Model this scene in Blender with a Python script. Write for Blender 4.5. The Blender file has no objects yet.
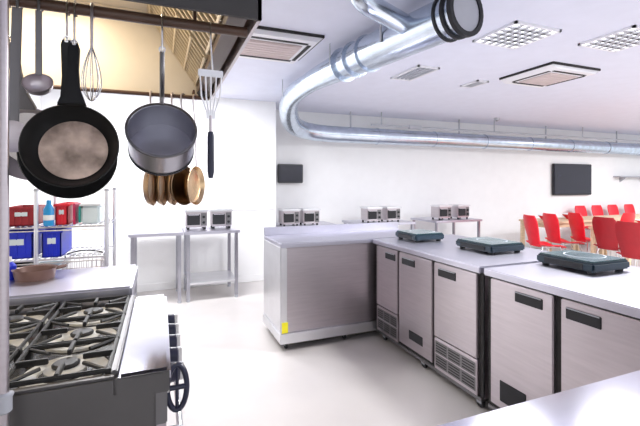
import bpy, bmesh, math, random
from mathutils import Vector, Matrix
random.seed(4)
S = bpy.context.scene
COL = S.collection
R = math.radians

# ------------------------------------------------------------ camera, world, exposure
cam = bpy.data.cameras.new('camera')
cam.lens = 22.5; cam.sensor_width = 36; cam.shift_y = -30/640; cam.clip_start = 0.02
camo = bpy.data.objects.new('camera', cam); COL.objects.link(camo)
camo.location = (0, 0, 1.44); camo.rotation_euler = (R(90), 0, R(-21.8))
S.camera = camo

W = bpy.data.worlds.new('world'); S.world = W; W.use_nodes = True
W.node_tree.nodes['Background'].inputs[0].default_value = (0.93, 0.95, 1.0, 1)
W.node_tree.nodes['Background'].inputs[1].default_value = 1.2
S.view_settings.view_transform = 'Standard'; S.view_settings.look = 'None'
S.view_settings.gamma = 1; S.view_settings.use_curve_mapping = False
S.view_settings.exposure = -0.06

def area(name, loc, sx, sy, power, col=(.97, .98, 1), rot=(0, 0, 0)):
    l = bpy.data.lights.new(name, 'AREA'); l.shape = 'RECTANGLE'; l.size = sx; l.size_y = sy
    l.energy = power; l.color = col
    o = bpy.data.objects.new(name, l); COL.objects.link(o); o.location = loc; o.rotation_euler = rot
    return o
CEIL = 2.65
LAMPS = [(2.70, 2.445, 60), (3.61, 2.17, 60), (-.40, 4.45, 45), (0.42, 4.75, 45), (3.4, -1.0, 30),
         (7.6, 2.1, 110), (9.6, 3.6, 90), (5.9, 1.2, 95)]  # all but the first two are unseen lamps added to brighten the room
for x, y, p in LAMPS:
    area('ceiling_lamp_light', (x, y, CEIL-.030), .42, .40, p)

# ------------------------------------------------------------ materials
def mat(name, col, rough=.5, metal=0., var=.06, scale=6., bump=0., emit=None, estr=0., stretch=None, coat=0., spec=None, alpha=None, trans=0.):
    m = bpy.data.materials.new(name); m.use_nodes = True
    nt = m.node_tree; b = nt.nodes['Principled BSDF']
    tc = nt.nodes.new('ShaderNodeTexCoord'); mp = nt.nodes.new('ShaderNodeMapping')
    if stretch: mp.inputs['Scale'].default_value = stretch
    nz = nt.nodes.new('ShaderNodeTexNoise'); nz.inputs['Scale'].default_value = scale; nz.inputs['Detail'].default_value = 4
    nt.links.new(tc.outputs['Object'], mp.inputs[0]); nt.links.new(mp.outputs[0], nz.inputs['Vector'])
    rp = nt.nodes.new('ShaderNodeValToRGB')
    rp.color_ramp.elements[0].position = .3; rp.color_ramp.elements[1].position = .7
    rp.color_ramp.elements[0].color = tuple(max(0, c*(1-var)) for c in col)+(1,)
    rp.color_ramp.elements[1].color = tuple(min(1, c*(1+var)) for c in col)+(1,)
    nt.links.new(nz.outputs['Fac'], rp.inputs[0]); nt.links.new(rp.outputs[0], b.inputs['Base Color'])
    b.inputs['Roughness'].default_value = rough; b.inputs['Metallic'].default_value = metal
    if coat: b.inputs['Coat Weight'].default_value = coat
    if spec is not None: b.inputs['Specular IOR Level'].default_value = spec
    if trans: b.inputs['Transmission Weight'].default_value = trans
    if emit: b.inputs['Emission Color'].default_value = emit+(1,); b.inputs['Emission Strength'].default_value = estr
    if bump:
        bp = nt.nodes.new('ShaderNodeBump'); bp.inputs['Strength'].default_value = bump; bp.inputs['Distance'].default_value = .002
        nt.links.new(nz.outputs['Fac'], bp.inputs['Height']); nt.links.new(bp.outputs[0], b.inputs['Normal'])
    return m
M = dict(
    floor=mat('pale_vinyl_floor', (.60, .565, .545), .32, var=.04, scale=2.2),
    wall=mat('white_wall_paint', (.90, .90, .895), .6, var=.015),
    ceil=mat('pale_ceiling_board', (.74, .75, .86), .7, var=.02),
    steel=mat('brushed_steel', (.57, .52, .545), .34, 1., var=.05, scale=5, stretch=(1, 1, 14)),
    steel_top=mat('worktop_steel', (.60, .59, .665), .34, 1., var=.04, scale=4),
    steel_pale=mat('pale_steel', (.78, .78, .80), .35, 1., var=.04),
    steel_dark=mat('dull_steel', (.22, .215, .22), .42, 1., var=.08, scale=4),
    chrome=mat('polished_steel', (.78, .78, .78), .15, 1., var=.04),
    galv=mat('galvanised_duct', (.60, .67, .76), .24, 1., var=.10, scale=9),
    black=mat('black_plastic', (.010, .010, .013), .6, var=.2),
    rubber=mat('black_rubber', (.012, .012, .014), .7, var=.2),
    iron=mat('cast_iron', (.022, .021, .02), .45, var=.3, scale=20, bump=.3),
    enamel=mat('dark_enamel', (.06, .056, .052), .25, var=.3, scale=12),
    panblack=mat('black_pan_coating', (.008, .008, .008), .45, var=.3, spec=.3),
    panbase=mat('shiny_pan_base', (.52, .40, .30), .16, 1., var=.55, scale=16, bump=.5),  # strong tone variation put in for the base's high-contrast shine
    copper=mat('browned_copper', (.36, .24, .14), .28, 1., var=.3, scale=9),
    gold=mat('brass', (.70, .50, .30), .25, 1., var=.15, scale=9),
    brown=mat('brown_rail_paint', (.085, .045, .03), .35, var=.2),
    hood_in=mat('hood_inner_panel', (.82, .74, .62), .45, var=.04),
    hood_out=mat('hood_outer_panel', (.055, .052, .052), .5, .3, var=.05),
    filt=mat('baffle_filter', (.62, .53, .40), .4, .8, var=.12),
    slot=mat('dark_slot', (.02, .018, .018), .7, var=.1),
    teal=mat('dark_teal_casing', (.008, .026, .042), .4, var=.2),
    tealtop=mat('teal_glass_top', (.03, .075, .085), .22, var=.1, coat=.3),
    screen=mat('dark_screen', (.016, .016, .030), .25, var=.15),
    bezel=mat('screen_bezel', (.012, .012, .018), .4, var=.1),
    red=mat('red_plastic', (.80, .012, .03), .38, var=.1),
    darkred=mat('deep_red_plastic', (.34, .008, .015), .4, var=.1),
    magenta=mat('pinkish_red_plastic', (.60, .02, .10), .4, var=.1),
    blue=mat('blue_plastic', (.01, .03, .60), .35, var=.15),
    cyan=mat('cyan_plastic', (.02, .30, .66), .3, var=.1),
    cap=mat('white_plastic', (.85, .87, .88), .4, var=.03),
    green=mat('teal_lid', (.02, .35, .30), .4, var=.1),
    pale=mat('pale_translucent_plastic', (.72, .82, .84), .3, var=.05),
    wood=mat('light_wood', (.70, .52, .34), .45, var=.15, scale=5, stretch=(1, 8, 8)),
    yellow=mat('yellow_sticker', (.95, .85, .02), .5, var=.05),
    cassette=mat('white_grille_plastic', (.84, .83, .86), .5, var=.02),
    intake=mat('pinkish_intake', (.62, .52, .51), .6, var=.06),
    lampglow=mat('lamp_diffuser', (.9, .9, .9), .5, emit=(1, .99, 1), estr=2.2),
    warmglow=mat('warm_hood_lamp', (.9, .8, .6), .5, emit=(1, .80, .5), estr=5.),
    louvre=mat('grey_louvre', (.45, .46, .50), .5, .2, var=.05),
    brownpan=mat('brown_pan', (.20, .12, .10), .4, .3, var=.2),
    orange=mat('orange_board', (.75, .33, .08), .5, var=.1),
    pot=mat('grey_pot_steel', (.42, .42, .47), .3, 1., var=.06),
    burner_ring=mat('burner_ring', (.60, .59, .54), .45, var=.12, scale=12),
    bench_steel=mat('polished_bench_steel', (.56, .555, .63), .12, 1., var=.03),
    baffle=mat('baffle_edge', (.78, .70, .56), .35, .8, var=.08),
    range_side=mat('shaded_range_steel', (.13, .125, .125), .4, .8, var=.12, scale=3),  # steel in shade, the shade put into a darker base colour
    knob=mat('navy_knob', (.02, .022, .05), .3, var=.2),
)

# ------------------------------------------------------------ mesh builder
class MB:
    def __init__(self, org=(0, 0, 0)):
        self.bm = bmesh.new(); self.org = Vector(org)
    def _merge(self, t, mtx=None):
        if mtx is not None: bmesh.ops.transform(t, matrix=mtx, verts=t.verts)
        me = bpy.data.meshes.new('t'); t.to_mesh(me); t.free(); self.bm.from_mesh(me); bpy.data.meshes.remove(me)
    def box(self, x0, x1, y0, y1, z0, z1, bev=0., mtx=None, seg=2):
        t = bmesh.new(); bmesh.ops.create_cube(t, size=1)
        for v in t.verts:
            v.co = Vector(((x0+x1)/2+v.co.x*(x1-x0), (y0+y1)/2+v.co.y*(y1-y0), (z0+z1)/2+v.co.z*(z1-z0)))
        if bev: bmesh.ops.bevel(t, geom=t.edges[:], offset=min(bev, .45*min(abs(x1-x0), abs(y1-y0), abs(z1-z0))), segments=seg, affect='EDGES')
        self._merge(t, mtx); return self
    def prism(self, pts, axis, a0, a1, bev=0.):
        # 2-D outline extruded along an axis
        def P(p, a):
            return {'x': (a, p[0], p[1]), 'y': (p[0], a, p[1]), 'z': (p[0], p[1], a)}[axis]
        t = bmesh.new()
        A = [t.verts.new(P(p, a0)) for p in pts]; B = [t.verts.new(P(p, a1)) for p in pts]
        t.faces.new(A); t.faces.new(B[::-1])
        for i in range(len(pts)):
            j = (i+1) % len(pts); t.faces.new((A[j], A[i], B[i], B[j]))
        bmesh.ops.recalc_face_normals(t, faces=t.faces)
        if bev: bmesh.ops.bevel(t, geom=t.edges[:], offset=bev, segments=2, affect='EDGES')
        self._merge(t); return self
    def lathe(self, prof, mtx=None, n=32, caps=True):
        # profile of (radius, height) about local z
        t = bmesh.new(); rings = []
        for r, z in prof:
            if r < 1e-6: rings.append([t.verts.new((0, 0, z))])
            else: rings.append([t.verts.new((r*math.cos(2*math.pi*k/n), r*math.sin(2*math.pi*k/n), z)) for k in range(n)])
        for a, b in zip(rings, rings[1:]):
            for k in range(n):
                q = [a[k % len(a)], a[(k+1) % n % len(a)], b[(k+1) % n % len(b)], b[k % len(b)]]
                u = []
                for v in q:
                    if v not in u: u.append(v)
                if len(u) > 2: t.faces.new(u)
        if caps:
            for rg in (rings[0], rings[-1]):
                if len(rg) > 2: t.faces.new(rg)
        bmesh.ops.recalc_face_normals(t, faces=t.faces)
        self._merge(t, mtx); return self
    def tube(self, pts, r, n=10, closed=False):
        pts = [Vector(p) for p in pts]; t = bmesh.new(); rings = []
        rad = r if isinstance(r, (list, tuple)) else [r]*len(pts)
        prev = None; N = len(pts)
        for i, p in enumerate(pts):
            if closed: d = pts[(i+1) % N]-pts[i-1]
            else: d = pts[min(i+1, N-1)]-pts[max(i-1, 0)]
            d.normalize()
            if prev is None:
                up = Vector((0, 0, 1)) if abs(d.z) < .9 else Vector((1, 0, 0)); a = d.cross(up).normalized()
            else:
                a = (prev-d*prev.dot(d)).normalized()
            prev = a; b = d.cross(a)
            rings.append([t.verts.new(p+(a*math.cos(2*math.pi*k/n)+b*math.sin(2*math.pi*k/n))*rad[i]) for k in range(n)])
        for i in range(N if closed else N-1):
            A, B = rings[i], rings[(i+1) % N]
            for k in range(n): t.faces.new((A[k], A[(k+1) % n], B[(k+1) % n], B[k]))
        if not closed: t.faces.new(rings[0]); t.faces.new(rings[-1])
        bmesh.ops.recalc_face_normals(t, faces=t.faces)
        self._merge(t); return self
    def build(self, name, m, parent=None, ang=35, loc=None):
        bmesh.ops.translate(self.bm, vec=-self.org, verts=self.bm.verts)
        me = bpy.data.meshes.new(name); self.bm.to_mesh(me); self.bm.free()
        for p in me.polygons: p.use_smooth = True
        me.set_sharp_from_angle(angle=R(ang)); me.materials.append(M[m])
        o = bpy.data.objects.new(name, me); COL.objects.link(o)
        if parent is not None: o.parent = parent
        if loc is not None: o.location = loc
        return o
def spline(pts, n=8):
    pts = [Vector(p) for p in pts]; out = []
    for i in range(len(pts)-1):
        p0 = pts[max(i-1, 0)]; p1 = pts[i]; p2 = pts[i+1]; p3 = pts[min(i+2, len(pts)-1)]
        for k in range(n):
            t = k/n
            out.append(.5*((2*p1)+(p2-p0)*t+(2*p0-5*p1+4*p2-p3)*t*t+(3*p1-p0-3*p2+p3)*t**3))
    out.append(pts[-1]); return out
def tag(o, label, cat, group=None, kind=None):
    o['label'] = label; o['category'] = cat
    if group: o['group'] = group
    if kind: o['kind'] = kind
    return o
def thing(name, label, cat, loc=(0, 0, 0), rz=0, group=None):
    o = bpy.data.objects.new(name, None); COL.objects.link(o); o.location = loc; o.rotation_euler = (0, 0, rz)
    o.empty_display_size = .05
    return tag(o, label, cat, group)
def dup(root, loc, label, rz=None, group=None):
    r = root.copy(); COL.objects.link(r); r.location = loc; r['label'] = label
    if rz is not None: r.rotation_euler = (0, 0, rz)
    if group: r['group'] = group
    for ch in list(root.children):
        c = ch.copy(); COL.objects.link(c); c.parent = r
        for g in list(ch.children):
            d = g.copy(); COL.objects.link(d); d.parent = c
    return r
def struct(name, mb, m):
    o = mb.build(name, m); o['kind'] = 'structure'; return o

# ------------------------------------------------------------ setting
XL = -1.35
struct('floor', MB().box(XL-.1, 13, -2.5, 6.5, -.1, 0), 'floor')
struct('ceiling', MB().box(XL-.1, 13, -2.5, 6.5, CEIL, CEIL+.1), 'ceil')
struct('wall_left', MB().box(XL-.1, XL, -2.5, 5.8, 0, CEIL), 'wall')
struct('wall_back_left', MB().box(XL-.1, 1.61, 5.8, 6.5, 0, CEIL), 'wall')
struct('wall_back', MB().box(1.61, 13, 6.4, 6.5, 0, CEIL), 'wall')
struct('baseboard_back', MB().box(1.61, 13, 6.385, 6.4, 0, .1, .004), 'wall')
struct('baseboard_back_left', MB().box(XL, 1.61, 5.785, 5.8, 0, .1, .004), 'wall')
struct('trim_1', MB().box(XL, 1.61, 5.79, 5.8, 1.045, 1.06), 'cassette')

# ------------------------------------------------------------ ceiling fittings
def ceiling_light(x, y, label):
    t = thing('ceiling_light', label, 'ceiling light', (x, y, CEIL), 0, 'louvred ceiling lights')
    w, d = .24, .225
    f = MB()
    f.box(-w, w, -d, -d+.02, -.018, 0); f.box(-w, w, d-.02, d, -.018, 0); f.box(-w, -w+.02, -d, d, -.018, 0); f.box(w-.02, w, -d, d, -.018, 0)
    f.build('frame', 'cassette', t)
    MB().box(-w+.02, w-.02, -d+.02, d-.02, -.006, 0).build('diffuser', 'lampglow', t)
    l = MB()
    for k in range(1, 6):
        xx = -w+.02+k*(2*w-.04)/6; l.box(xx-.014, xx+.014, -d+.02, d-.02, -.020, -.008)
    for k in range(1, 6):
        yy = -d+.02+k*(2*d-.04)/6; l.box(-w+.02, w-.02, yy-.014, yy+.014, -.020, -.008)
    l.build('louvre', 'louvre', t)
    return t
LBL = ['louvred square ceiling light above the drinks fridge counters, left one in the photo',
       'louvred square ceiling light at the top right edge of the photo',
       'unseen louvred fill light added behind the cooking hood near the left wall',
       'unseen louvred fill light added above the two steel prep tables', 'unseen louvred fill light added behind the viewer over the counter end',
       'unseen louvred fill light added in the dining area in front of the tables',
       'unseen louvred fill light added in the dining area at the far right', 'unseen louvred fill light added between the counters and the dining area']
LBL[0] = 'square louvred ceiling light, the one nearer the silver duct'
for i in range(2): ceiling_light(LAMPS[i][0], LAMPS[i][1], LBL[i])
for i in range(2, len(LAMPS)): ceiling_light(LAMPS[i][0], LAMPS[i][1], LBL[i])  # unseen fittings for the added fill lamps

def cassette(x0, x1, y0, y1, label):
    cx, cy = (x0+x1)/2, (y0+y1)/2; w, d = (x1-x0)/2, (y1-y0)/2
    t = thing('air_conditioner', label, 'air conditioner', (cx, cy, CEIL), 0, 'ceiling cassette air conditioners')
    f = MB(); zb = -.06
    f.prism([(-w, 0), (w, 0), (w, -.025), (w-.05, zb), (-w+.05, zb), (-w, -.025)], 'y', -d, d)
    f.build('panel', 'cassette', t)
    s = MB()
    g = .075
    MB().box(-w+.10, w-.10, -d+g-.012, -d+g+.02, zb-.004, zb+.003).build('air_slot', 'slot', t)
    MB().box(-w+.10, w-.10, d-g-.02, d-g+.012, zb-.004, zb+.003).build('air_slot', 'slot', t)
    MB().box(-w+g-.012, -w+g+.02, -d+.10, d-.10, zb-.004, zb+.003).build('air_slot', 'slot', t)
    MB().box(w-g-.02, w-g+.012, -d+.10, d-.10, zb-.004, zb+.003).build('air_slot', 'slot', t)
    i = MB().box(-w+.13, w-.13, -d+.13, d-.13, zb-.012, zb+.002, .004)
    for k in range(7):
        yy = -d+.15+k*(2*d-.3)/6; i.box(-w+.14, w-.14, yy-.006, yy+.006, zb-.016, zb-.01)
    i.build('intake_grille', 'intake', t)
    # solid dark strips painted as the shadow gap round the edge
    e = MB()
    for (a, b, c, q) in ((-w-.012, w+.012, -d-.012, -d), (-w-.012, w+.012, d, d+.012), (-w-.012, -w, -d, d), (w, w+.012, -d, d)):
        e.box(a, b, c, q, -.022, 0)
    e.build('edge_shadow', 'slot', t)
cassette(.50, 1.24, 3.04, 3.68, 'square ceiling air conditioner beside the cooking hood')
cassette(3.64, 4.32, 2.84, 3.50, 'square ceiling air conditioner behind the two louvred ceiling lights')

def vent(x0, x1, y0, y1, label):
    t = thing('ceiling_vent', label, 'vent', ((x0+x1)/2, (y0+y1)/2, CEIL), 0, 'ceiling air vents')
    w, d = (x1-x0)/2, (y1-y0)/2
    f = MB(); f.box(-w, w, -d, -d+.02, -.02, 0); f.box(-w, w, d-.02, d, -.02, 0); f.box(-w, -w+.02, -d, d, -.02, 0); f.box(w-.02, w, -d, d, -.02, 0)
    f.build('frame', 'cassette', t)
    s = MB()
    n = 5
    for k in range(n):
        xx = -w+.03+k*(2*w-.06)/(n-1); s.box(xx-.008, xx+.008, -d+.02, d-.02, -.015, 0)
    s.build('slat', 'louvre', t)
vent(2.45, 2.72, 3.42, 3.95, 'slatted ceiling vent between the duct and the right air conditioner')
vent(3.45, 3.62, 3.66, 3.95, 'tiny slatted ceiling vent just behind the right air conditioner')
t = thing('smoke_detector', 'small round smoke detector on the ceiling before the back duct', 'smoke detector', (5.82, 5.69, CEIL))
MB().lathe([(0, -.05), (.035, -.05), (.05, -.03), (.055, 0)]).build('cover', 'louvre', t)
MB().lathe([(0, -.058), (.018, -.056), (.018, -.045)]).build('sensor', 'black', t)

# ventilation duct: silver near run, bend, pale run along the back wall
org = (1.7, 2.0, 2.48)
t = thing('ventilation_duct', 'round silver ventilation duct under the ceiling bending along the back wall', 'duct', org)
path = [(1.715, 1.92, 2.48), (1.61, 2.5, 2.48), (1.51, 3.19, 2.48), (1.44, 3.9, 2.48), (1.46, 4.6, 2.455), (1.66, 5.3, 2.37), (1.93, 5.78, 2.29), (2.4, 6.05, 2.255), (3.4, 6.09, 2.25), (8, 6.1, 2.25), (12.9, 6.1, 2.25)]
sp = spline(path, 8)
MB(org).tube(sp, [.135 if i < 12 else (.135-.035*(i-12)/12 if i < 24 else (.10+.035*(i-24)/20 if i < 44 else .135)) for i in range(len(sp))], 28).build('duct_run', 'galv', t, 60)
rg = MB(org)
for (p, d) in [((1.60, 2.55, 2.48), (-.17, .98, 0))]:
    pass
def ring_on(mb, p, d, r0, r1, w, n=28):
    q = Vector(d).to_track_quat('Z', 'Y').to_matrix().to_4x4()
    mb.lathe([(r0, -w/2), (r1, -w/2), (r1, w/2), (r0, w/2), (r0, -w/2)], Matrix.Translation(p) @ q, n, caps=False)
for k in (12, 14, 16):
    if k >= len(sp)-1: continue
    d = (sp[k+1]-sp[k-1]).normalized(); m_ = MB(org); ring_on(m_, sp[k], d, .115, .150, .012); m_.build('joint_band', 'galv', t)
for x in (3.5, 4.7, 5.9, 7.1, 8.3, 9.5, 10.7):
    m_ = MB(org); ring_on(m_, (x, 6.095, 2.25), (1, 0, 0), .13, .143, .02); m_.build('joint_band', 'galv', t)
d0 = Vector((.18, -.98, 0))
c = MB(org); ring_on(c, (1.715, 1.92, 2.48), d0, .125, .155, .03); ring_on(c, (1.705, 1.985, 2.48), d0, .128, .150, .02); ring_on(c, (1.693, 2.05, 2.48), d0, .128, .147, .015)
c.build('end_collar', 'black', t)
q = d0.to_track_quat('Z', 'Y').to_matrix().to_4x4()
MB(org).lathe([(0, 0), (.125, 0), (.125, -.02)], Matrix.Translation(Vector((1.715, 1.915, 2.48))) @ q, 28).build('end_plate', 'louvre', t)
MB(org).tube(spline([(1.10, 2.12, 2.65), (1.10, 2.13, 2.58), (1.16, 2.15, 2.535), (1.3, 2.2, 2.52), (1.62, 2.32, 2.50)], 6), .065, 20).build('branch', 'galv', t, 60)
for p in ((1.61, 2.5), (1.51, 3.19), (1.47, 4.5)):
    MB(org).box(p[0]-.145, p[0]-.139, p[1]-.01, p[1]+.01, 2.45, CEIL).build('hanger', 'louvre', t)
for x in (3.0, 5.3, 7.6, 9.9):
    MB(org).box(x-.01, x+.01, 6.09, 6.11, 2.37, CEIL).build('hanger', 'louvre', t)
t = thing('conduit', 'thin grey conduit running along the ceiling edge above the back duct', 'conduit', (7, 5.95, 2.45))
MB((7, 5.95, 2.45)).tube([(3.3, 5.93, 2.42), (12.9, 5.93, 2.42)], .018, 10).build('pipe', 'louvre', t)
MB((7, 5.95, 2.45)).box(4.05, 4.3, 5.90, 5.96, 2.39, 2.45, .005).build('junction_box', 'louvre', t)
for x in (3.5, 6., 8.5, 11):
    MB((7, 5.95, 2.45)).box(x-.01, x+.01, 5.925, 5.935, 2.43, CEIL).build('hanger', 'louvre', t)

# ------------------------------------------------------------ screens on the back wall
org = (8.75, 6.36, 1.52)
t = thing('television', 'wide black flat screen television on the back wall above the red chairs', 'television', org)
MB(org).box(8.13, 9.38, 6.33, 6.375, 1.165, 1.875, .008).build('casing', 'bezel', t)
MB(org).box(8.155, 9.355, 6.322, 6.332, 1.20, 1.85).build('screen', 'screen', t)
MB(org).box(8.5, 9.0, 6.37, 6.399, 1.35, 1.7).build('bracket', 'black', t)
org = (2.0, 6.4, 1.6)
t = thing('monitor', 'small black monitor on the back wall by the duct bend', 'monitor', org)
MB(org).box(1.78, 2.21, 6.28, 6.33, 1.44, 1.75, .01).build('casing', 'bezel', t)
MB(org).box(1.80, 2.19, 6.274, 6.282, 1.465, 1.73).build('screen', 'screen', t)
MB(org).tube([(2.0, 6.33, 1.6), (2.0, 6.4, 1.6)], .03, 10).build('bracket', 'black', t)
org = (10.9, 6.4, 1.6)
t = thing('wall_shelf', 'thin ledge on the back wall right of the television', 'shelf', org)
MB(org).box(10.25, 11.6, 6.22, 6.4, 1.58, 1.61, .003).build('board', 'louvre', t)
for x in (10.5, 11.3): MB(org).prism([(6.39, 1.46), (6.4, 1.46), (6.4, 1.58), (6.24, 1.58)], 'x', x-.01, x+.01).build('bracket', 'louvre', t)

# ------------------------------------------------------------ steel tables
def steel_table(x0, x1, y0, y1, h, label, group, shelf=True, lm='pot'):
    cx, cy = (x0+x1)/2, (y0+y1)/2
    t = thing('prep_table', label, 'table', (cx, cy, 0), 0, group)
    w, d = (x1-x0)/2, (y1-y0)/2
    MB().box(-w, w, -d, d, h-.035, h, .006).build('worktop', 'steel_top', t)
    for sx in (-1, 1):
        for sy in (-1, 1):
            x, y = sx*(w-.045), sy*(d-.05)
            l = MB().box(x-.02, x+.02, y-.02, y+.02, .03, h-.03, .004).build('leg', lm, t)
            MB().lathe([(0, 0), (.022, 0), (.024, .012), (.014, .034)], Matrix.Translation((x, y, 0)), 12).build('foot', 'louvre', l)
    if shelf: MB().box(-w+.03, w-.03, -d+.035, d-.035, .20, .225, .004).build('undershelf', 'steel_pale', t)
    return t
steel_table(-.34, .262, 5.04, 5.70, .85, 'narrow steel prep table left of its twin by the white wall', 'prep tables by the left wall', False)
steel_table(.272, .94, 5.04, 5.70, .85, 'steel prep table with low shelf carrying two small appliances', 'prep tables by the left wall')
steel_table(1.66, 2.56, 5.50, 6.25, .80, 'steel table under the small wall monitor', 'tables along the back wall')
steel_table(2.90, 3.90, 5.50, 6.25, .80, 'steel table by the back wall, middle of three', 'tables along the back wall')
steel_table(4.30, 5.30, 5.50, 6.25, .80, 'steel table by the back wall nearest the red chairs', 'tables along the back wall')

# small twin appliances (dark fronted steel boxes)
def appliance():
    t = thing('countertop_appliance', '', 'appliance', (0, 0, 0), 0, 'small steel countertop appliances')
    b = MB().box(-.13, .13, -.11, .13, .03, .24, .012); b.build('housing', 'steel', t)
    MB().box(-.145, .145, -.13, .135, .225, .255, .008).build('lid', 'steel_pale', t)
    MB().box(-.115, .04, -.118, -.108, .06, .195, .004).build('front_panel', 'black', t)
    MB().box(.05, .12, -.116, -.108, .05, .21, .003).build('control_panel', 'steel_dark', t)
    for z in (.09, .16): MB().lathe([(.018, 0), (.016, .02), (0, .022)], Matrix.Translation((.085, -.115, z)) @ Matrix.Rotation(R(90), 4, 'X'), 14).build('knob', 'black', t)
    MB().tube([(-.10, -.118, .19), (-.10, -.14, .19), (.025, -.14, .19), (.025, -.118, .19)], .006, 8).build('handle', 'chrome', t)
    for sx in (-1, 1):
        for sy in (-1, 1): MB().lathe([(0, 0), (.016, 0), (.016, .035)], Matrix.Translation((sx*.10, .01+sy*.09, 0)), 10).build('foot', 'black', t)
    return t
ap = appliance()
AP = [(.43, 5.37, .85, 'small steel appliance on the prep table, the one under the brown pans'),
      (.74, 5.37, .85, 'small steel appliance at the right end of the low-shelved prep table'),
      (1.80, 5.75, .80, 'small steel appliance below the wall monitor, left of a pair'),
      (2.12, 5.75, .80, 'small steel appliance below the wall monitor, right of a pair'),
      (3.20, 5.75, .80, 'small steel appliance behind the folded hob on the far counter, left of a pair'),
      (3.56, 5.75, .80, 'small steel appliance at back centre, right of the middle pair'),
      (4.60, 5.75, .80, 'small steel appliance of the pair nearest the red chairs, left one'),
      (5.00, 5.75, .80, 'small steel appliance standing closest to the red chairs')]
AP[4] = AP[4][:3]+('small steel appliance at back centre, left of the middle pair',)
for i, (x, y, z, l) in enumerate(AP):
    if i == 0: ap.location = (x, y, z); ap['label'] = l
    else: dup(ap, (x, y, z), l)

# ------------------------------------------------------------ dining area
def dining_table(x0, x1, y0, y1, label):
    cx, cy = (x0+x1)/2, (y0+y1)/2; w, d = (x1-x0)/2, (y1-y0)/2
    t = thing('dining_table', label, 'table', (cx, cy, 0), 0, 'light wood dining tables')
    MB().box(-w, w, -d, d, .715, .75, .005).build('tabletop', 'wood', t)
    a = MB()
    a.box(-w+.06, w-.06, -d+.05, -d+.07, .64, .715); a.box(-w+.06, w-.06, d-.07, d-.05, .64, .715)
    a.box(-w+.05, -w+.07, -d+.05, d-.05, .64, .715); a.box(w-.07, w-.05, -d+.05, d-.05, .64, .715)
    a.build('apron', 'wood', t)
    for sx in (-1, 1):
        for sy in (-1, 1):
            x, y = sx*(w-.05), sy*(d-.05); MB().box(x-.03, x+.03, y-.03, y+.03, 0, .715, .004).build('leg', 'wood', t)
dining_table(6.35, 7.84, 5.02, 5.68, 'light wood dining table behind the row of red chairs, left end by the wall')
dining_table(6.32, 8.1, 3.72, 4.32, 'light wood dining table nearest the hob counter')
dining_table(7.86, 10.7, 5.02, 5.68, 'light wood dining table below the right half of the television')

def chair(m):
    # faces +y; one moulded shell with a waist, on four metal legs
    t = thing('dining_chair', '', 'chair', (0, 0, 0))
    s = MB()
    bm = bmesh.new(); g = bmesh.ops.create_grid(bm, x_segments=8, y_segments=8, size=.5)
    for v in bm.verts:
        x, y = v.co.x, v.co.y
        taper = .42-.03*(.5-y); v.co = Vector((x*taper, y*.41, .45+.028*(2*x)**2+(.02 if y < -.35 else 0)-(.03*max(0, y-.3)/.2)))
    geom = bmesh.ops.extrude_face_region(bm, geom=bm.faces[:])
    bmesh.ops.translate(bm, vec=(0, 0, -.014), verts=[e for e in geom['geom'] if isinstance(e, bmesh.types.BMVert)])
    bmesh.ops.recalc_face_normals(bm, faces=bm.faces)
    s._merge(bm); s.build('seat', m, t, 50)
    b = MB(); bm = bmesh.new(); bmesh.ops.create_grid(bm, x_segments=8, y_segments=10, size=.5)
    for v in bm.verts:
        x, h = v.co.x, v.co.y+.5
        wd = (.28+.08*min(1, h*1.6))*(1 if h < .8 else 1-.22*((h-.8)/.2)**2)
        v.co = Vector((x*wd, -.195-.10*h+.05*(2*x)**2*.6, .44+.49*h))
    geom = bmesh.ops.extrude_face_region(bm, geom=bm.faces[:])
    bmesh.ops.translate(bm, vec=(0, -.014, 0), verts=[e for e in geom['geom'] if isinstance(e, bmesh.types.BMVert)])
    bmesh.ops.recalc_face_normals(bm, faces=bm.faces)
    b._merge(bm); b.build('backrest', m, t, 50)
    for sx in (-1, 1):
        for sy in (-1, 1):
            MB().tube([(sx*.15, sy*.14, .445), (sx*.185, sy*.18, .3), (sx*.20, sy*.20, 0)], .011, 8).build('leg', 'chrome', t)
    MB().tube([(-.15, .14, .435), (-.15, -.14, .435), (.15, -.14, .435), (.15, .14, .435)], .009, 8).build('seat_frame', 'chrome', t)
    return t
cr = chair('red'); cd = chair('darkred')
CH = [(cr, 5.72, 4.60, R(-108), 'bright red moulded chair, leftmost of the row before the wooden tables'),
      (cr, 6.33, 4.74, R(-104), 'bright red moulded chair, second from left before the wooden tables'),
      (cr, 6.86, 4.67, R(-108), 'bright red moulded chair, third from left before the wooden tables'),
      (cr, 7.45, 4.66, 0, 'bright red moulded chair at the right of the row under the television'),
      (cd, 6.43, 3.98, R(-90), 'deep red chair tucked under the left end of the nearest wooden table'),
      (cd, 6.00, 3.38, R(-90), 'deep red chair standing clear at the right edge, nearest the hobs'),
      (cr, 8.75, 5.90, math.pi, 'red chair on the far side of the tables, by the wall under the television'),
      (cr, 9.30, 5.90, math.pi, 'red chair by the back wall, second from left on the far side'),
      (cr, 9.85, 5.90, math.pi, 'red chair by the back wall, third from left on the far side'),
      (cr, 10.45, 5.90, math.pi, 'red chair by the back wall at the far right end')]
seen = set()
for src, x, y, rz, l in CH:
    if src.name not in seen:
        seen.add(src.name); src.location = (x, y, 0); src.rotation_euler = (0, 0, rz); src['label'] = l; src['group'] = 'red dining chairs'
    else: dup(src, (x, y, 0), l, rz, 'red dining chairs')
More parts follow.
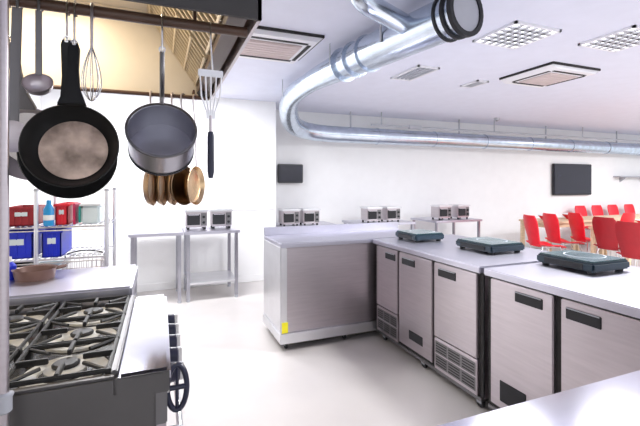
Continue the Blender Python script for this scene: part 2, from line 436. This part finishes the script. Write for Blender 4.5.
# red folded cloths / bowls on the tables
t = thing('serving_bowl', 'red round bowl on the wooden table behind the red chair row', 'bowl', (6.6, 5.3, .75), 0, 'red bowls on the dining tables')
MB().lathe([(0, 0), (.05, 0), (.13, .09), (.135, .095), (.12, .09), (.045, .012), (0, .012)], None, 24).build('bowl_body', 'red', t)
MB().lathe([(.126, .088), (.136, .092), (.136, .1), (.126, .097)], None, 24).build('rim', 'cap', t)
dup(t, (7.3, 5.35, .75), 'red round bowl on the wooden table, right of the other bowl')
dup(t, (7.2, 4.0, .75), 'red round bowl on the nearest wooden table at the right edge')

# ------------------------------------------------------------ refrigerated counters
XF, XB = 1.845, 2.75
def castor(x, y, parent, org, h=.09):
    m = MB(org).box(x-.03, x+.03, y-.03, y+.03, h-.012, h)
    m.box(x-.016, x-.011, y-.02, y+.02, .03, h-.01); m.box(x+.011, x+.016, y-.02, y+.02, .03, h-.01)
    o = m.build('castor', 'louvre', parent)
    MB(org).lathe([(0, -.011), (.028, -.011), (.032, -.006), (.032, .006), (.028, .011), (0, .011)], Matrix.Translation((x, y, .032)) @ Matrix.Rotation(R(90), 4, 'Y'), 18).build('wheel', 'rubber', o)
def fridge_counter(y0, y1, doors, label, grilles, handles, long_doors=()):
    cy = (y0+y1)/2; org = ((XF+XB)/2, cy, 0)
    t = thing('fridge_counter', label, 'fridge counter', org, 0, 'steel fridge counters')
    MB(org).box(XF-.015, XB, y0, y1, .880, .922, .006).build('worktop', 'steel_top', t)
    MB(org).box(XF+.03, XB-.01, y0+.005, y1-.005, .09, .880, .004).build('cabinet', 'steel', t)
    MB(org).box(XF+.022, XF+.032, y0+.006, y1-.006, .10, .878).build('door_gasket', 'slot', t)
    for (a, b), hd, gr in zip(doors, handles, grilles):
        zb = .335 if gr else .125
        dr = MB(org).box(XF, XF+.03, a+.011, b-.011, zb, .868, .005).build('door', 'steel', t)
        h = MB(org)
        h.box(XF-.004, XF+.004, hd[0], hd[1], .778, .835, .003)
        h.build('handle', 'black', dr)
        l = MB(org).box(XF-.010, XF-.003, hd[0]+.006, hd[1]-.006, .829, .835, .002); l.build('handle_lip', 'louvre', dr)
        if gr:
            p = MB(org).box(XF+.004, XF+.03, a+.011, b-.011, .10, .325, .004).build('grille', 'steel', t)
            wy = (b-a-.06)/3
            for i in range(3):
                for j in range(2):
                    ya = a+.025+i*(wy+.005); za = .125+j*.095
                    m = MB(org)
                    m.box(XF+.002, XF+.005, ya, ya+wy, za, za+.085)
                    m.build('grille_panel', 'steel_dark', p)
                    s = MB(org)
                    for k in range(4): s.box(XF, XF+.003, ya+.01, ya+wy-.01, za+.012+k*.018, za+.018+k*.018)
                    s.build('louvre_slot', 'slot', p)
    MB(org).box(XF+.01, XB-.01, y0+.01, y1-.01, .075, .10, .003).build('base_rail', 'steel_dark', t)
    for y in (y0+.08, cy, y1-.08):
        castor(XF+.07, y, t, org); castor(XB-.08, y, t, org)
    return t, org
fc, org = fridge_counter(1.925, 3.262, [(1.955, 2.40), (2.40, 2.86), (2.86, 3.225)],
    'three-door steel fridge counter beside the large steel box unit, two hobs on top',
    [True, False, True], [(2.155, 2.34), (2.62, 2.80), (2.90, 3.06)])
MB(org).box(XF-.003, XF+.001, 2.52, 2.70, .20, .27, .002).build('name_plate', 'black', fc)
fc2, org = fridge_counter(.46, 1.895, [(1.43, 1.865), (.985, 1.41), (.50, .965)],
    'steel fridge counter nearest the viewer with one hob on top',
    [False, False, False], [(1.498, 1.674), (1.20, 1.371), (.7, .9)])
MB(org).box(XF-.004, XF+.002, 1.60, 1.78, .17, .29, .002).build('vent_panel', 'black', fc2)

# large plain steel unit at the end of the run
X0, X1, Y0, Y1 = .957, 2.50, 3.285, 3.90
org = ((X0+X1)/2, (Y0+Y1)/2, 0)
t = thing('steel_cabinet', 'large plain steel cabinet on castors at the far end of the fridge counters', 'cabinet', org)
MB(org).box(X0+.02, X1, Y0+.015, Y1, .15, .884, .008).build('cabinet_body', 'steel', t)
w = MB(org).box(X0, X1, Y0-.005, Y1, .884, .922, .006); w.build('worktop', 'steel_top', t)
MB(org).box(X0, X1, Y1-.03, Y1, .922, 1.0, .004).build('upstand', 'steel_top', t)
MB(org).box(X0, X0+.02, Y0+.02, Y1, .15, .884, .004).build('end_panel', 'steel_pale', t)
MB(org).box(X0+.002, X0+.055, Y0+.004, Y0+.022, .15, .884, .006).build('corner_post', 'steel_pale', t)
MB(org).box(X0-.012, X1, Y0-.015, Y1, .065, .15, .006).build('bumper', 'steel_pale', t)
MB(org).box(X0+.02, X1-.02, Y0+.02, Y1-.02, .05, .066).build('chassis', 'slot', t)
for x in (X0+.06, (X0+X1)/2-.15, X1-.08):
    for y in (Y0+.06, Y1-.07): castor(x, y, t, org, .066)
MB(org).box(X0+.008, X0+.062, Y0-.0005, Y0+.004, .155, .245).build('sticker', 'yellow', t)

# dark teal table-top hobs
def hob(x0, x1, y0, y1, label, rz=0):
    cx, cy = (x0+x1)/2, (y0+y1)/2; w, d = (x1-x0)/2, (y1-y0)/2
    t = thing('portable_hob', label, 'hob', (cx, cy, .922), rz, 'dark teal portable hobs')
    MB().box(-w, w, -d, d, .016, .066, .010).build('casing', 'teal', t)
    MB().box(-w+.012, w-.012, -d+.012, d-.012, .064, .074, .004).build('glass_top', 'tealtop', t)
    r = MB(); ring_on(r, (.03, 0, .0745), (0, 0, 1), .105, .112, .0012, 36); r.build('cooking_ring', 'louvre', t)
    MB().box(-w-.004, -w+.004, -d+.06, d-.06, .022, .056, .003).build('control_panel', 'black', t)
    for sx in (-1, 1):
        for sy in (-1, 1): MB().lathe([(0, 0), (.02, 0), (.024, .02)], Matrix.Translation((sx*(w-.04), sy*(d-.04), 0)), 14).build('foot', 'rubber', t)
hob(2.24, 2.56, 1.50, 1.87, 'dark teal portable hob on the counter nearest the viewer')
hob(2.20, 2.53, 2.20, 2.58, 'dark teal portable hob in the middle, at the near end of the far counter')
hob(2.05, 2.36, 2.90, 3.23, 'dark teal portable hob farthest away, by the steel cabinet')

# foreground bench
org = (1.19, .34, 0)
t = thing('work_bench', 'pale steel worktop in the bottom right foreground', 'worktop', org)
MB(org).box(.535, 1.83, -.05, .735, .86, .90, .006).build('worktop', 'bench_steel', t)
for x in (.62, 1.76):
    for y in (.02, .67): MB(org).box(x-.02, x+.02, y-.02, y+.02, 0, .865, .004).build('leg', 'steel_pale', t)
MB(org).box(.60, 1.78, .0, .69, .2, .225, .004).build('undershelf', 'steel_pale', t)
# ------------------------------------------------------------ range cooker (faces the aisle, +x)
SX0, SX1, SY0, SY1 = -.80, .03, 1.25, 2.10
org = ((SX0+SX1)/2, (SY0+SY1)/2, 0)
t = thing('range_cooker', 'steel gas range with black iron pan grates at the left', 'cooker', org)
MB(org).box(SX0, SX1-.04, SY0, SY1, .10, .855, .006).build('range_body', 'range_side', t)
f = MB(org)
f.box(-.115, SX1, SY0-.004, SY1, .855, .90, .012)
f.build('front_ledge', 'bench_steel', t)
MB(org).box(-.114, SX1-.004, SY0-.010, SY0-.003, .835, .896, .003).build('ledge_end_shade', 'range_side', t)  # dark plate added to make the ledge's near end look shaded
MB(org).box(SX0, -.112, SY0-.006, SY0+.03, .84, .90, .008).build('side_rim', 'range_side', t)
MB(org).box(-.130, -.112, SY0+.02, SY1, .862, .908, .004).build('inner_rim', 'steel_dark', t)
MB(org).box(SX0, -.115, SY0+.02, SY1, .845, .864, .003).build('cooktop', 'enamel', t)
MB(org).box(SX1-.045, SX1-.01, SY0+.005, SY1-.005, .735, .855, .004).build('control_panel', 'steel_dark', t)
od = MB(org).box(SX1-.045, SX1-.012, SY0+.05, SY1-.05, .18, .72, .006).build('oven_door', 'steel', t)
MB(org).tube([(SX1-.012, SY0+.1, .66), (SX1+.03, SY0+.1, .66), (SX1+.03, SY1-.1, .66), (SX1-.012, SY1-.1, .66)], .011, 10).build('door_handle', 'chrome', od)
for x in (SX0+.08, SX1-.10):
    for y in (SY0+.08, SY1-.08): MB(org).lathe([(0, 0), (.03, 0), (.025, .1)], Matrix.Translation((x, y, 0)), 14).build('foot', 'chrome', t)
RY = Matrix.Rotation(R(90), 4, 'Y')
for i, y in enumerate((1.45, 1.585, 1.72, 1.855, 1.99)):
    kb = MB(org).lathe([(0, 0), (.043, 0), (.043, .008), (.036, .012), (.033, .012), (.030, .042), (.024, .046), (0, .046)], Matrix.Translation((SX1-.012, y, .797)) @ RY, 24).build('knob', 'knob', t)
    rr = MB(org); ring_on(rr, (SX1-.006, y, .797), (1, 0, 0), .040, .050, .014); rr.build('bezel', 'chrome', kb)
    MB(org).box(SX1+.030, SX1+.046, y-.006, y+.006, .767, .827, .003).build('grip', 'chrome', kb)
hm = MB(org).tube([(.048+.028*math.cos(R(A)), 1.285, .822+.068*math.sin(R(A))) for A in range(0, 360, 15)], .0085, 10, True)
hm.tube([(.022, 1.285, .822), (.074, 1.285, .822)], .008, 10); hm.tube([(.048, 1.285, .76), (.048, 1.285, .885)], .005, 8)
ho = hm.build('side_handle', 'knob', t)
MB(org).tube([(.0, 1.285, .822), (.026, 1.285, .822)], .012, 12).build('pivot', 'chrome', ho)
BX = (-.265, -.55); BY = (1.415, 1.685, 1.955)
for y in BY:
    for x in BX:
        b = MB(org)
        b.lathe([(.118, .866), (.112, .873), (.075, .868), (.070, .862)], Matrix.Translation((x, y, 0)), 32, caps=False)
        b.lathe([(0, .862), (.055, .862), (.058, .880), (.046, .886), (0, .886)], Matrix.Translation((x, y, 0)), 28)
        bo = b.build('burner', 'burner_ring', t)
        MB(org).lathe([(0, .886), (.036, .886), (.038, .893), (.032, .898), (0, .899)], Matrix.Translation((x, y, 0)), 24).build('burner_cap', 'iron', bo)
        g = MB(org); h = .128; zt = .912
        for s in (-1, 1):
            g.box(x-h, x+h, y+s*h-.005, y+s*h+.005, zt-.014, zt, .003)
            g.box(x+s*h-.005, x+s*h+.005, y-h, y+h, zt-.014, zt, .003)
            g.box(x+s*.045 if s > 0 else x-h, x+h if s > 0 else x-.045, y-.006, y+.006, zt-.014, zt+.004, .002)
            g.box(x-.006, x+.006, y+.045 if s > 0 else y-h, y+h if s > 0 else y-.045, zt-.014, zt+.004, .002)
            for q in (-1, 1):
                g.box(x+s*h-.008, x+s*h+.008, y+q*h-.008, y+q*h+.008, .863, zt, .002)
                g.tube([(x+s*h, y+q*h, zt-.008), (x+s*.055, y+q*.055, zt-.004)], .006, 8)
        g.build('grate', 'iron', t)

# bench beyond the cooker
org = (-.62, 2.4, 0)
t = thing('steel_bench', 'steel bench end-on to the range with a raised front lip', 'bench', org)
MB(org).box(-1.1, -.125, 2.115, 2.68, .865, .945, .01).build('worktop', 'steel_top', t)
MB(org).box(-1.08, -.15, 2.14, 2.66, .12, .865, .004).build('bench_body', 'steel', t)
for x in (-1.03, -.2):
    for y in (2.19, 2.61): MB(org).lathe([(0, 0), (.028, 0), (.022, .12)], Matrix.Translation((x, y, 0)), 12).build('foot', 'chrome', t)
t = thing('round_pan', 'brown round pan on the steel bench behind the range', 'pan', (-.60, 2.47, .945))
MB().lathe([(0, 0), (.085, 0), (.095, .05), (.10, .055), (.09, .05), (.08, .008), (0, .008)], None, 28).build('pan_body', 'brownpan', t)
MB().tube([(.09, 0, .045), (.13, .02, .05), (.13, .05, .05), (.085, .045, .045)], .006, 8).build('handle', 'brownpan', t)
tag(MB((-.80, 2.42, .945)).box(-.86, -.70, 2.28, 2.36, .945, .965, .004).build('cutting_board', 'orange', None, loc=(-.80, 2.42, .945)), 'small orange board lying on the steel bench by the pole', 'board')
t = thing('spray_bottle', 'small blue bottle on the steel bench by the left pole', 'bottle', (-.72, 2.5, .945))
MB().lathe([(0, 0), (.03, 0), (.032, .07), (.015, .09), (0, .09)], None, 20).build('bottle_body', 'blue', t)
MB().lathe([(0, .09), (.013, .09), (.012, .115), (0, .117)], None, 14).build('cap', 'cap', t)

# ------------------------------------------------------------ wire shelving with crates
org = (-.66, 3.08, 0)
t = thing('shelving_rack', 'tall steel wire rack holding blue and red crates', 'rack', org)
RX0, RX1, RY0, RY1 = -.98, -.315, 2.86, 3.32
for x in (RX0, -.69, RX1):
    for y in (RY0, RY1):
        p = MB(org).tube([(x, y, .02), (x, y, 1.39)], .0125, 12).build('post', 'steel_pale', t)
        MB(org).lathe([(0, 1.39), (.015, 1.39), (.012, 1.405), (0, 1.408)], Matrix.Translation((x, y, 0)), 12).build('cap', 'louvre', p)
        MB(org).lathe([(0, 0), (.018, 0), (.015, .025)], Matrix.Translation((x, y, 0)), 12).build('foot', 'louvre', p)
for z in (.30, .82, .985, 1.18):
    s = MB(org)
    s.tube([(RX0, RY0, z-.01), (RX1, RY0, z-.01), (RX1, RY1, z-.01), (RX0, RY1, z-.01)], .006, 8, True)
    s.tube([(RX0, RY0, z-.03), (RX1, RY0, z-.03), (RX1, RY1, z-.03), (RX0, RY1, z-.03)], .004, 6, True)
    for k in range(1, 22):
        x = RX0+k*(RX1-RX0)/22; s.tube([(x, RY0, z-.003), (x, RY1, z-.003)], .003, 6)
    for k in range(1, 3):
        y = RY0+k*(RY1-RY0)/3; s.tube([(RX0, y, z-.008), (RX1, y, z-.008)], .004, 6)
    s.build('shelf', 'steel_pale', t)
def crate(x0, x1, y0, y1, z0, h, m, label, group=None, name='crate'):
    org = ((x0+x1)/2, (y0+y1)/2, z0); w, d = (x1-x0)/2, (y1-y0)/2
    t = thing(name, label, 'crate', org, 0, group)
    b = MB()
    b.box(-w, w, -d, d, 0, .008, .002)
    b.box(-w, w, -d, -d+.006, 0, h); b.box(-w, w, d-.006, d, 0, h); b.box(-w, -w+.006, -d, d, 0, h); b.box(w-.006, w, -d, d, 0, h)
    for k in range(1, 4):
        x = -w+2*w*k/4; b.box(x-.003, x+.003, -d-.004, -d+.002, .01, h-.02)
    b.build('crate_body', m, t)
    r = MB(); q = .01
    r.box(-w-q, w+q, -d-q, -d, h-.016, h, .003); r.box(-w-q, w+q, d, d+q, h-.016, h, .003); r.box(-w-q, -w, -d, d, h-.016, h, .003); r.box(w, w+q, -d, d, h-.016, h, .003)
    r.build('rim', m, t)
    g = MB().box(-min(w*.5, .05), min(w*.5, .05), -d-.006, -d+.004, h*.5, h*.72, .003); g.build('hand_grip', 'pale', t)
    return t
crate(-.875, -.715, 2.89, 3.2, .985, .165, 'blue', 'wide blue crate on the rack below the dark red crate')
crate(-.665, -.565, 2.88, 3.2, .985, .165, 'blue', 'narrow blue crate on the rack beside the white post')
crate(-.85, -.71, 2.92, 3.2, 1.18, .115, 'darkred', 'dark red crate on the rack top shelf above the wide blue crate')
crate(-.60, -.535, 2.90, 3.2, 1.18, .13, 'red', 'bright red narrow crate on the rack behind the cyan bottle')
t = thing('folder', 'slim pinkish red folder standing on the rack by the red crate', 'folder', (-.50, 3.0, 1.18))
MB().box(-.007, .007, -.1, .1, 0, .13, .002).build('cover', 'magenta', t)
MB().box(-.005, .005, -.096, .102, .004, .126).build('sheet_block', 'cap', t)
t = thing('food_container', 'pale clear box with teal edge on the rack top right', 'container', (-.415, 3.0, 1.18))
MB().box(-.05, .055, -.1, .1, 0, .115, .012).build('container_body', 'pale', t)
MB().box(-.058, .062, -.106, .106, .113, .128, .004).build('lid', 'cap', t)
MB().box(-.061, -.05, -.104, .104, .01, .113, .002).build('clip', 'green', t)
t = thing('bottle', 'cyan bottle with white cap on the rack top shelf', 'bottle', (-.628, 2.87, 1.18))
MB().lathe([(0, 0), (.026, 0), (.028, .01), (.028, .10), (.014, .13), (0, .13)], None, 22).build('bottle_body', 'cyan', t)
MB().lathe([(.0285, .035), (.0288, .036), (.0288, .065), (.0285, .066)], None, 22, caps=False).build('wrap_band', 'cap', t)
MB().lathe([(0, .13), (.013, .13), (.012, .155), (0, .157)], None, 16).build('cap', 'cyan', t)
# wire basket with cutlery-like whisks
org = (-.455, 3.0, .82)
t = thing('wire_basket', 'silver wire basket on the rack below the red crate', 'basket', org)
b = MB()
w, d, h = .105, .12, .13
for z in (0.004, .045, .09, h):
    b.tube([(-w, -d, z), (w, -d, z), (w, d, z), (-w, d, z)], .004 if z == h else .0025, 6, True)
for k in range(9):
    x = -w+2*w*k/8; b.tube([(x, -d, h), (x, -d, .004), (x, d, .004), (x, d, h)], .0022, 6)
for k in range(7):
    y = -d+2*d*k/6; b.tube([(-w, y, h), (-w, y, .004), (w, y, .004), (w, y, h)], .0022, 6)
b.build('wire_mesh', 'steel', t)
MB().tube(spline([(-w, 0, h), (-w, 0, h+.03), (0, 0, h+.05), (w, 0, h+.03), (w, 0, h)], 5), .004, 8).build('handle', 'black', t)
crate(-.93, -.78, 2.9, 3.2, .82, .10, 'black', 'low black tray under the wide blue crate', None, 'tray')
crate(-.75, -.60, 2.9, 3.2, .82, .09, 'pale', 'pale shallow tray on the rack under the crates', None, 'tray')

# tall steel pole by the range
org = (-.353, 1.19, 0)
t = thing('steel_pole', 'slim upright steel pole at the left edge of the photo', 'pole', org)
MB(org).tube([(-.353, 1.19, 0), (-.353, 1.19, CEIL)], .0105, 16).build('tube', 'steel', t)
MB(org).lathe([(0, 0), (.04, 0), (.04, .006), (.014, .03)], Matrix.Translation((-.353, 1.19, 0)), 20).build('foot', 'louvre', t)
MB(org).lathe([(.012, .88), (.017, .885), (.017, .925), (.012, .93)], Matrix.Translation((-.353, 1.19, 0)), 20).build('collar', 'louvre', t)
MB(org).tube([(-.353, 1.19, .905), (-.353, 1.238, .905)], .008, 10).build('side_clamp', 'louvre', t)

# ------------------------------------------------------------ extraction hood
HX0, HX1, HY0, HY1, HZ0, HZ1 = -1.34, .290, 1.205, 2.49, 1.940, 2.42
org = (-.5, 1.85, HZ0)
t = thing('extraction_hood', 'large extraction hood over the range with dark near face and warm lit inside', 'hood', org)
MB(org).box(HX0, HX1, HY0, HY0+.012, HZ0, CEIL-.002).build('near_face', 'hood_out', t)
MB(org).box(HX0, HX1, HY1-.012, HY1, HZ0, CEIL-.002).build('far_panel', 'hood_in', t)
MB(org).box(HX1-.012, HX1, HY0, HY1, HZ0, CEIL-.002).build('front_face', 'steel', t)
MB(org).box(HX0, HX1-.012, HY0+.012, HY1-.012, HZ1, HZ1+.012).build('top_panel', 'hood_in', t)
g = MB(org)
g.box(HX0, HX1-.012, HY1-.03, HY1-.012, HZ0, HZ0+.012); g.build('far_lip', 'steel_dark', t)
gc = MB(org).prism([(.20, 1.965), (.26, 1.965), (.26, 2.01), (.245, 2.01), (.245, 1.98), (.215, 1.98), (.215, 2.01), (.20, 2.01)], 'y', HY0+.02, HY1-.03)
gc.build('grease_channel', 'brown', t)
MB(org).lathe([(0, -.02), (.02, -.018), (.026, 0), (.02, .03), (0, .032)], Matrix.Translation((.225, HY1-.10, 1.955)), 18).build('drain_cup', 'black', t)
# filter bank on a slope
a = Vector((.225, 0, 1.985)); b_ = Vector((-.06, 0, HZ1-.02)); dv = (b_-a); L = dv.length; ang = math.atan2(dv.z, dv.x)
for k in range(2):
    ya = HY0+.02+k*.625; yb = ya+.61
    fm = Matrix.Translation((a.x, 0, a.z)) @ Matrix.Rotation(-ang, 4, 'Y')
    p = MB(org); p.box(0, L, ya, yb, -.006, .006, 0, fm); fo = p.build('grease_filter', 'filt', t)
    s = MB(org)
    n = 11
    for j in range(n):
        yy = ya+.03+j*(yb-ya-.06)/(n-1); s.box(.03, L-.03, yy-.009, yy+.009, .004, .016, .003, fm)
    for j in range(5):
        xx = .04+j*(L-.08)/4; s.box(xx-.007, xx+.007, ya+.02, yb-.02, .012, .020, .002, fm)
    s.build('baffle', 'baffle', fo)
MB(org).box(-.75, -.35, 2.0, 2.25, HZ1-.03, HZ1-.001, .004).build('hood_lamp', 'warmglow', t)
area('hood_lamp_light', (-.55, 2.12, HZ1-.035), .36, .22, 9, (1, .86, .66))

# hanging rails
def rail(y, x0, x1, label, r=.011):
    org = ((x0+x1)/2, y, 1.93)
    t = thing('utensil_rail', label, 'rail', org, 0, 'utensil rails under the hood')
    MB(org).tube([(x0, y, 1.93), (x1, y, 1.93)], r, 14).build('bar', 'brown', t)
    return t, org
rl, o1 = rail(1.30, -1.0, .262, 'brown utensil rail under the near lip of the hood', .016)
for x in (-.95, .10): MB(o1).tube([(x, 1.30, 1.935), (x, 1.30, 1.99), (x, 1.22, 1.99), (x, 1.217, 1.99)], .006, 8).build('bracket', 'brown', rl)
rl2, o2 = rail(2.40, -1.0, .262, 'brown utensil rail at the far lip of the hood holding the copper pans')
for x in (-.9, .18): MB(o2).tube([(x, 2.40, 1.935), (x, 2.40, 1.97), (x, 2.477, 1.97)], .006, 8).build('bracket', 'brown', rl2)

def s_hook(x, y, ztop, zbot, label):
    # hooks over the rail (centre ztop) and carries something at zbot
    org = (x, y, ztop); t = thing('hook', label, 'hook', org, 0, 'steel hanging hooks')
    r = .0192
    up = [(x, y+r*math.cos(R(A)), ztop+r*math.sin(R(A))) for A in (-60, -20, 20, 60, 90, 120, 160, 180)]
    lo = [(x, y-r, zbot+.018)]+[(x, y-r+.010-.010*math.cos(R(A)), zbot+.004-.010*math.sin(R(A))) for A in (0, 45, 90, 135, 170)]
    MB(org).tube(up+lo, .003, 8).build('hook_wire', 'chrome', t)
YR = 1.30
# black frying pan
def frying_pan(name, loc, r, tilt, hlen, label, mrim, mbase, depth=.052, hm='panblack', group=None):
    # local: handle up (+z), mouth towards -y; centre of the pan at the origin, root rotated by tilt about x
    t = thing(name, label, 'pan', loc, 0, group); t.rotation_euler = (tilt, 0, 0)
    B = Matrix.Rotation(R(90), 4, 'X')           # local z of lathe -> -y
    rb = r*.74
    MB().lathe([(0, -depth), (rb+.004, -depth), (r*.93, -.012), (r, 0), (r-.003, .003), (r*.90, -.010), (rb, -depth+.006), (rb*.98, -depth+.005), (0, -depth+.005)], B, 48).build('pan_bowl', mrim, t)
    MB().lathe([(0, -depth+.0055), (rb*.97, -depth+.0055), (rb*.97, -depth+.008), (0, -depth+.008)], B, 48).build('cooking_surface', mbase, t)
    h = MB()
    pts = [(0, 0, r-.02), (0, -.012, r+.02), (0, -.018, r+.07), (0, -.016, r+hlen-.02), (0, -.016, r+hlen)]
    h.prism([(-.034, r*.96), (-.017, r+.045), (-.0125, r+.10), (-.0135, r+hlen-.014), (-.008, r+hlen), (-.0045, r+hlen), (-.0045, r+hlen-.010), (.0045, r+hlen-.010), (.0045, r+hlen), (.008, r+hlen), (.0135, r+hlen-.014), (.0125, r+.10), (.017, r+.045), (.034, r*.96)], 'y', -.012, .006, .002)
    ho = h.build('handle', hm, t)
    rr = MB(); ring_on(rr, (0, -.003, r+hlen+.0005), (0, 1, 0), .0055, .009, .012, 16); rr.build('hanging_loop', 'chrome', ho)
    return t
PZ = 1.545
def pan_at(name, x, yb, zc, r, hlen, hx, label, hooklabel, *mats):
    # body at (x, yb, zc), handle leaning so that its loop meets the rail at hx
    H = r+hlen-.006
    A = math.asin(max(-.5, min(.5, (yb-YR+.016)/H)))
    o = frying_pan(name, (x, yb, zc), r, A, hlen, label, *mats)
    o.rotation_euler = (A, math.atan2(hx-x, H), 0)
    s_hook(hx, YR, 1.93, zc+H*math.cos(A), hooklabel)
pan_at('frying_pan', -.218, YR-.078, 1.540, .115, .178, -.220, 'black frying pan with shiny base hanging in front, nearest the viewer', 'steel hook holding the black frying pan', 'panblack', 'panbase')
pan_at('frying_pan', -.246, YR+.055, 1.517, .127, .20, -.238, 'larger black pan hanging just behind the front frying pan', 'steel hook holding the larger black pan behind', 'panblack', 'steel_dark')
pan_at('saute_pan', -.37, YR+.17, 1.555, .125, .19, -.375, 'pale steel saute pan at the left behind the black pans', 'steel hook holding the pale steel saute pan', 'steel', 'chrome', .05, 'steel_dark')

# saucepan, mouth tipped up
org = (.006, YR+.02, 1.603)
t = thing('saucepan', 'deep grey saucepan hanging by its long handle right of the frying pan', 'saucepan', org)
TM = Matrix.Rotation(R(90-30), 4, 'X')
r = .100; dp = .105
MB().lathe([(0, -dp), (r-.008, -dp), (r-.001, -dp+.008), (r, 0), (r+.002, .002), (r-.001, .004), (r-.004, 0), (r-.005, -dp+.010), (0, -dp+.006)], TM, 48).build('pot_body', 'pot', t)
rr = MB(); rr.lathe([(r-.003, -.003), (r+.004, -.002), (r+.004, .004), (r-.003, .005), (r-.003, -.003)], TM, 48, caps=False); rr.build('rim', 'steel_dark', t)
bb = MB(); bb.lathe([(r-.012, -dp-.003), (r+.001, -dp-.002), (r+.0015, -dp+.008), (r-.004, -dp+.008)], TM, 48, caps=False); bb.build('base_band', 'black', t)
top = TM @ Vector((0, r, 0))
hd = MB().tube(spline([(0, top.y, top.z-.004), (0, top.y+.0, top.z+.03), (0, -.018, top.z+.08), (0, -.02, .232)], 4), .0075, 10)
ho = hd.build('handle', 'steel_dark', t)
rr = MB(); ring_on(rr, (0, -.02, .240), (0, 1, 0), .006, .010, .008, 16); rr.build('hanging_loop', 'chrome', ho)
s_hook(.006, YR, 1.93, 1.839, 'steel hook holding the saucepan')

# long handled utensils
def ladle(loc, L, br, label, hm, bm_, name='ladle', hw=.008, lean=0., flat=False):
    # hangs from its bent top at loc (rail centre); local z down the handle
    t = thing(name, label, 'utensil', loc, 0, 'long handled utensils on the rail'); t.rotation_euler = (0, lean, 0)
    k = .0200
    top = [(0, k*math.cos(R(A)), k*math.sin(R(A))) for A in (-40, 0, 40, 80, 120, 160, 180)]
    h = MB().tube(top+[(0, -k, -.03)], .0035, 8)
    h.box(-hw, hw, -k-.002, -k+.002, -L, -.025, .0015)
    h.build('handle', hm, t)
    if flat: m = Matrix.Translation((0, -k-.006, -L-br*.9)) @ Matrix.Rotation(R(90), 4, 'X'); pr = [(0, -.008), (br*.7, -.006), (br, 0), (br, .002), (br*.7, -.003), (0, -.005)]
    else: m = Matrix.Translation((0, -k-.01, -L-br*.6)) @ Matrix.Rotation(R(55), 4, 'X'); pr = [(0, -br), (br*.5, -br*.87), (br*.87, -br*.5), (br, 0), (br-.002, 0), (br*.84, -br*.48), (br*.48, -br*.83), (0, -br*.95)]
    MB().lathe(pr, m, 28).build('bowl', bm_, t)
    return t
ladle((-.350, YR, 1.93), .33, .042, 'skimmer with wide dark handle, leftmost on the near rail', 'steel_dark', 'steel', 'skimmer', .012, R(1.5), True)
ladle((-.303, YR, 1.93), .20, .036, 'ladle with dark handle between the skimmer and the frying pan', 'steel_dark', 'steel', 'ladle', .008)

# small balloon whisk
org = (-.178, YR, 1.93)
t = thing('whisk', 'thin wire whisk hanging just right of the frying pan handle', 'utensil', org)
MB().tube([(0, .0195*math.cos(R(A)), .0195*math.sin(R(A))) for A in (-40, 0, 40, 80, 120, 160, 180)]+[(0, -.0195, -.05), (0, -.0195, -.11)], .004, 8).build('handle', 'steel', t)
w_ = MB()
for k in range(4):
    c_, s_ = math.cos(k*math.pi/4), math.sin(k*math.pi/4)
    w_.tube(spline([(0, -.0195, -.105), (.018*c_, -.0195+.018*s_, -.16), (.024*c_, -.0195+.024*s_, -.22), (0, -.0195, -.26), (-.024*c_, -.0195-.024*s_, -.22), (-.018*c_, -.0195-.018*s_, -.16), (0, -.0195, -.105)], 5), .0014, 5)
w_.build('wires', 'chrome', t)

# slotted turner, blade up
org = (.147, YR-.0145, 1.93)
t = thing('slotted_turner', 'slotted steel turner with dark handle hanging below the hood edge', 'utensil', org)
b = MB()
zb0, zb1 = -.275, -.155
for k in range(5):
    x = -.028+k*.014; b.tube([(x*.35, 0, zb0), (x, 0, zb0+.055), (x*1.15, 0, zb1)], .0026, 6)
b.box(-.038, .038, -.0025, .0025, zb1-.004, zb1+.018, .002)
b.box(-.014, .014, -.002, .002, zb0-.015, zb0+.012, .001)
b.build('blade', 'steel_pale', t)
MB().tube([(0, 0, zb0-.005), (0, 0, zb0-.06)], .005, 8).build('neck', 'steel', t)
MB().tube([(0, 0, zb0-.055), (0, 0, zb0-.07), (0, 0, zb0-.18), (0, 0, zb0-.20)], [.008, .0105, .0105, .007], 14).build('handle', 'knob', t)
MB().tube([(0, .0145+.0145*math.cos(R(A)), .0145*math.sin(R(A))) for A in (-40, 0, 40, 80, 120, 160, 180)]+[(0, 0, -.06), (.006, 0, zb1+.016)], .0028, 8).build('hanging_wire', 'chrome', t)

# row of small copper pans on the deeper rail, seen almost edge on
def copper_pan(x, r, m, label, rz):
    y = 2.40; zc = 1.425
    L = 1.93-zc
    t = thing('copper_pan', label, 'pan', (x, y, 1.93), R(rz), 'small copper pans on the far rail')
    B = Matrix.Translation((.012, 0, -L)) @ Matrix.Rotation(R(90), 4, 'Y')     # mouth towards local +x
    MB().lathe([(0, -.030), (r*.82, -.030), (r*.9, -.024), (r, 0), (r-.003, .001), (r*.86, -.022), (r*.78, -.026), (0, -.026)], B, 36).build('pan_bowl', m, t)
    k = .0168
    h = MB().tube([(0, k*math.cos(R(A)), k*math.sin(R(A))) for A in (-40, 0, 40, 80, 120, 160, 180)]+[(0, -k, -.04), (.004, -.006, -.12), (.010, 0, -L+r-.004)], .005, 8)
    h.build('handle', 'steel', t)
for (x, m, lab), rz in zip(((-.045, 'copper', 'browned copper pan, leftmost of the row below the saucepan'),
                  (.010, 'copper', 'browned copper pan, second from left below the saucepan'),
                  (.065, 'copper', 'browned copper pan in the middle of the row below the saucepan'),
                  (.122, 'copper', 'browned copper pan, fourth from left below the saucepan'),
                  (.185, 'gold', 'golden brass pan at the right end of the row, above the small appliances')), (-14, -14, -16, -42, -30)):
    copper_pan(x, .112, m, lab, rz)
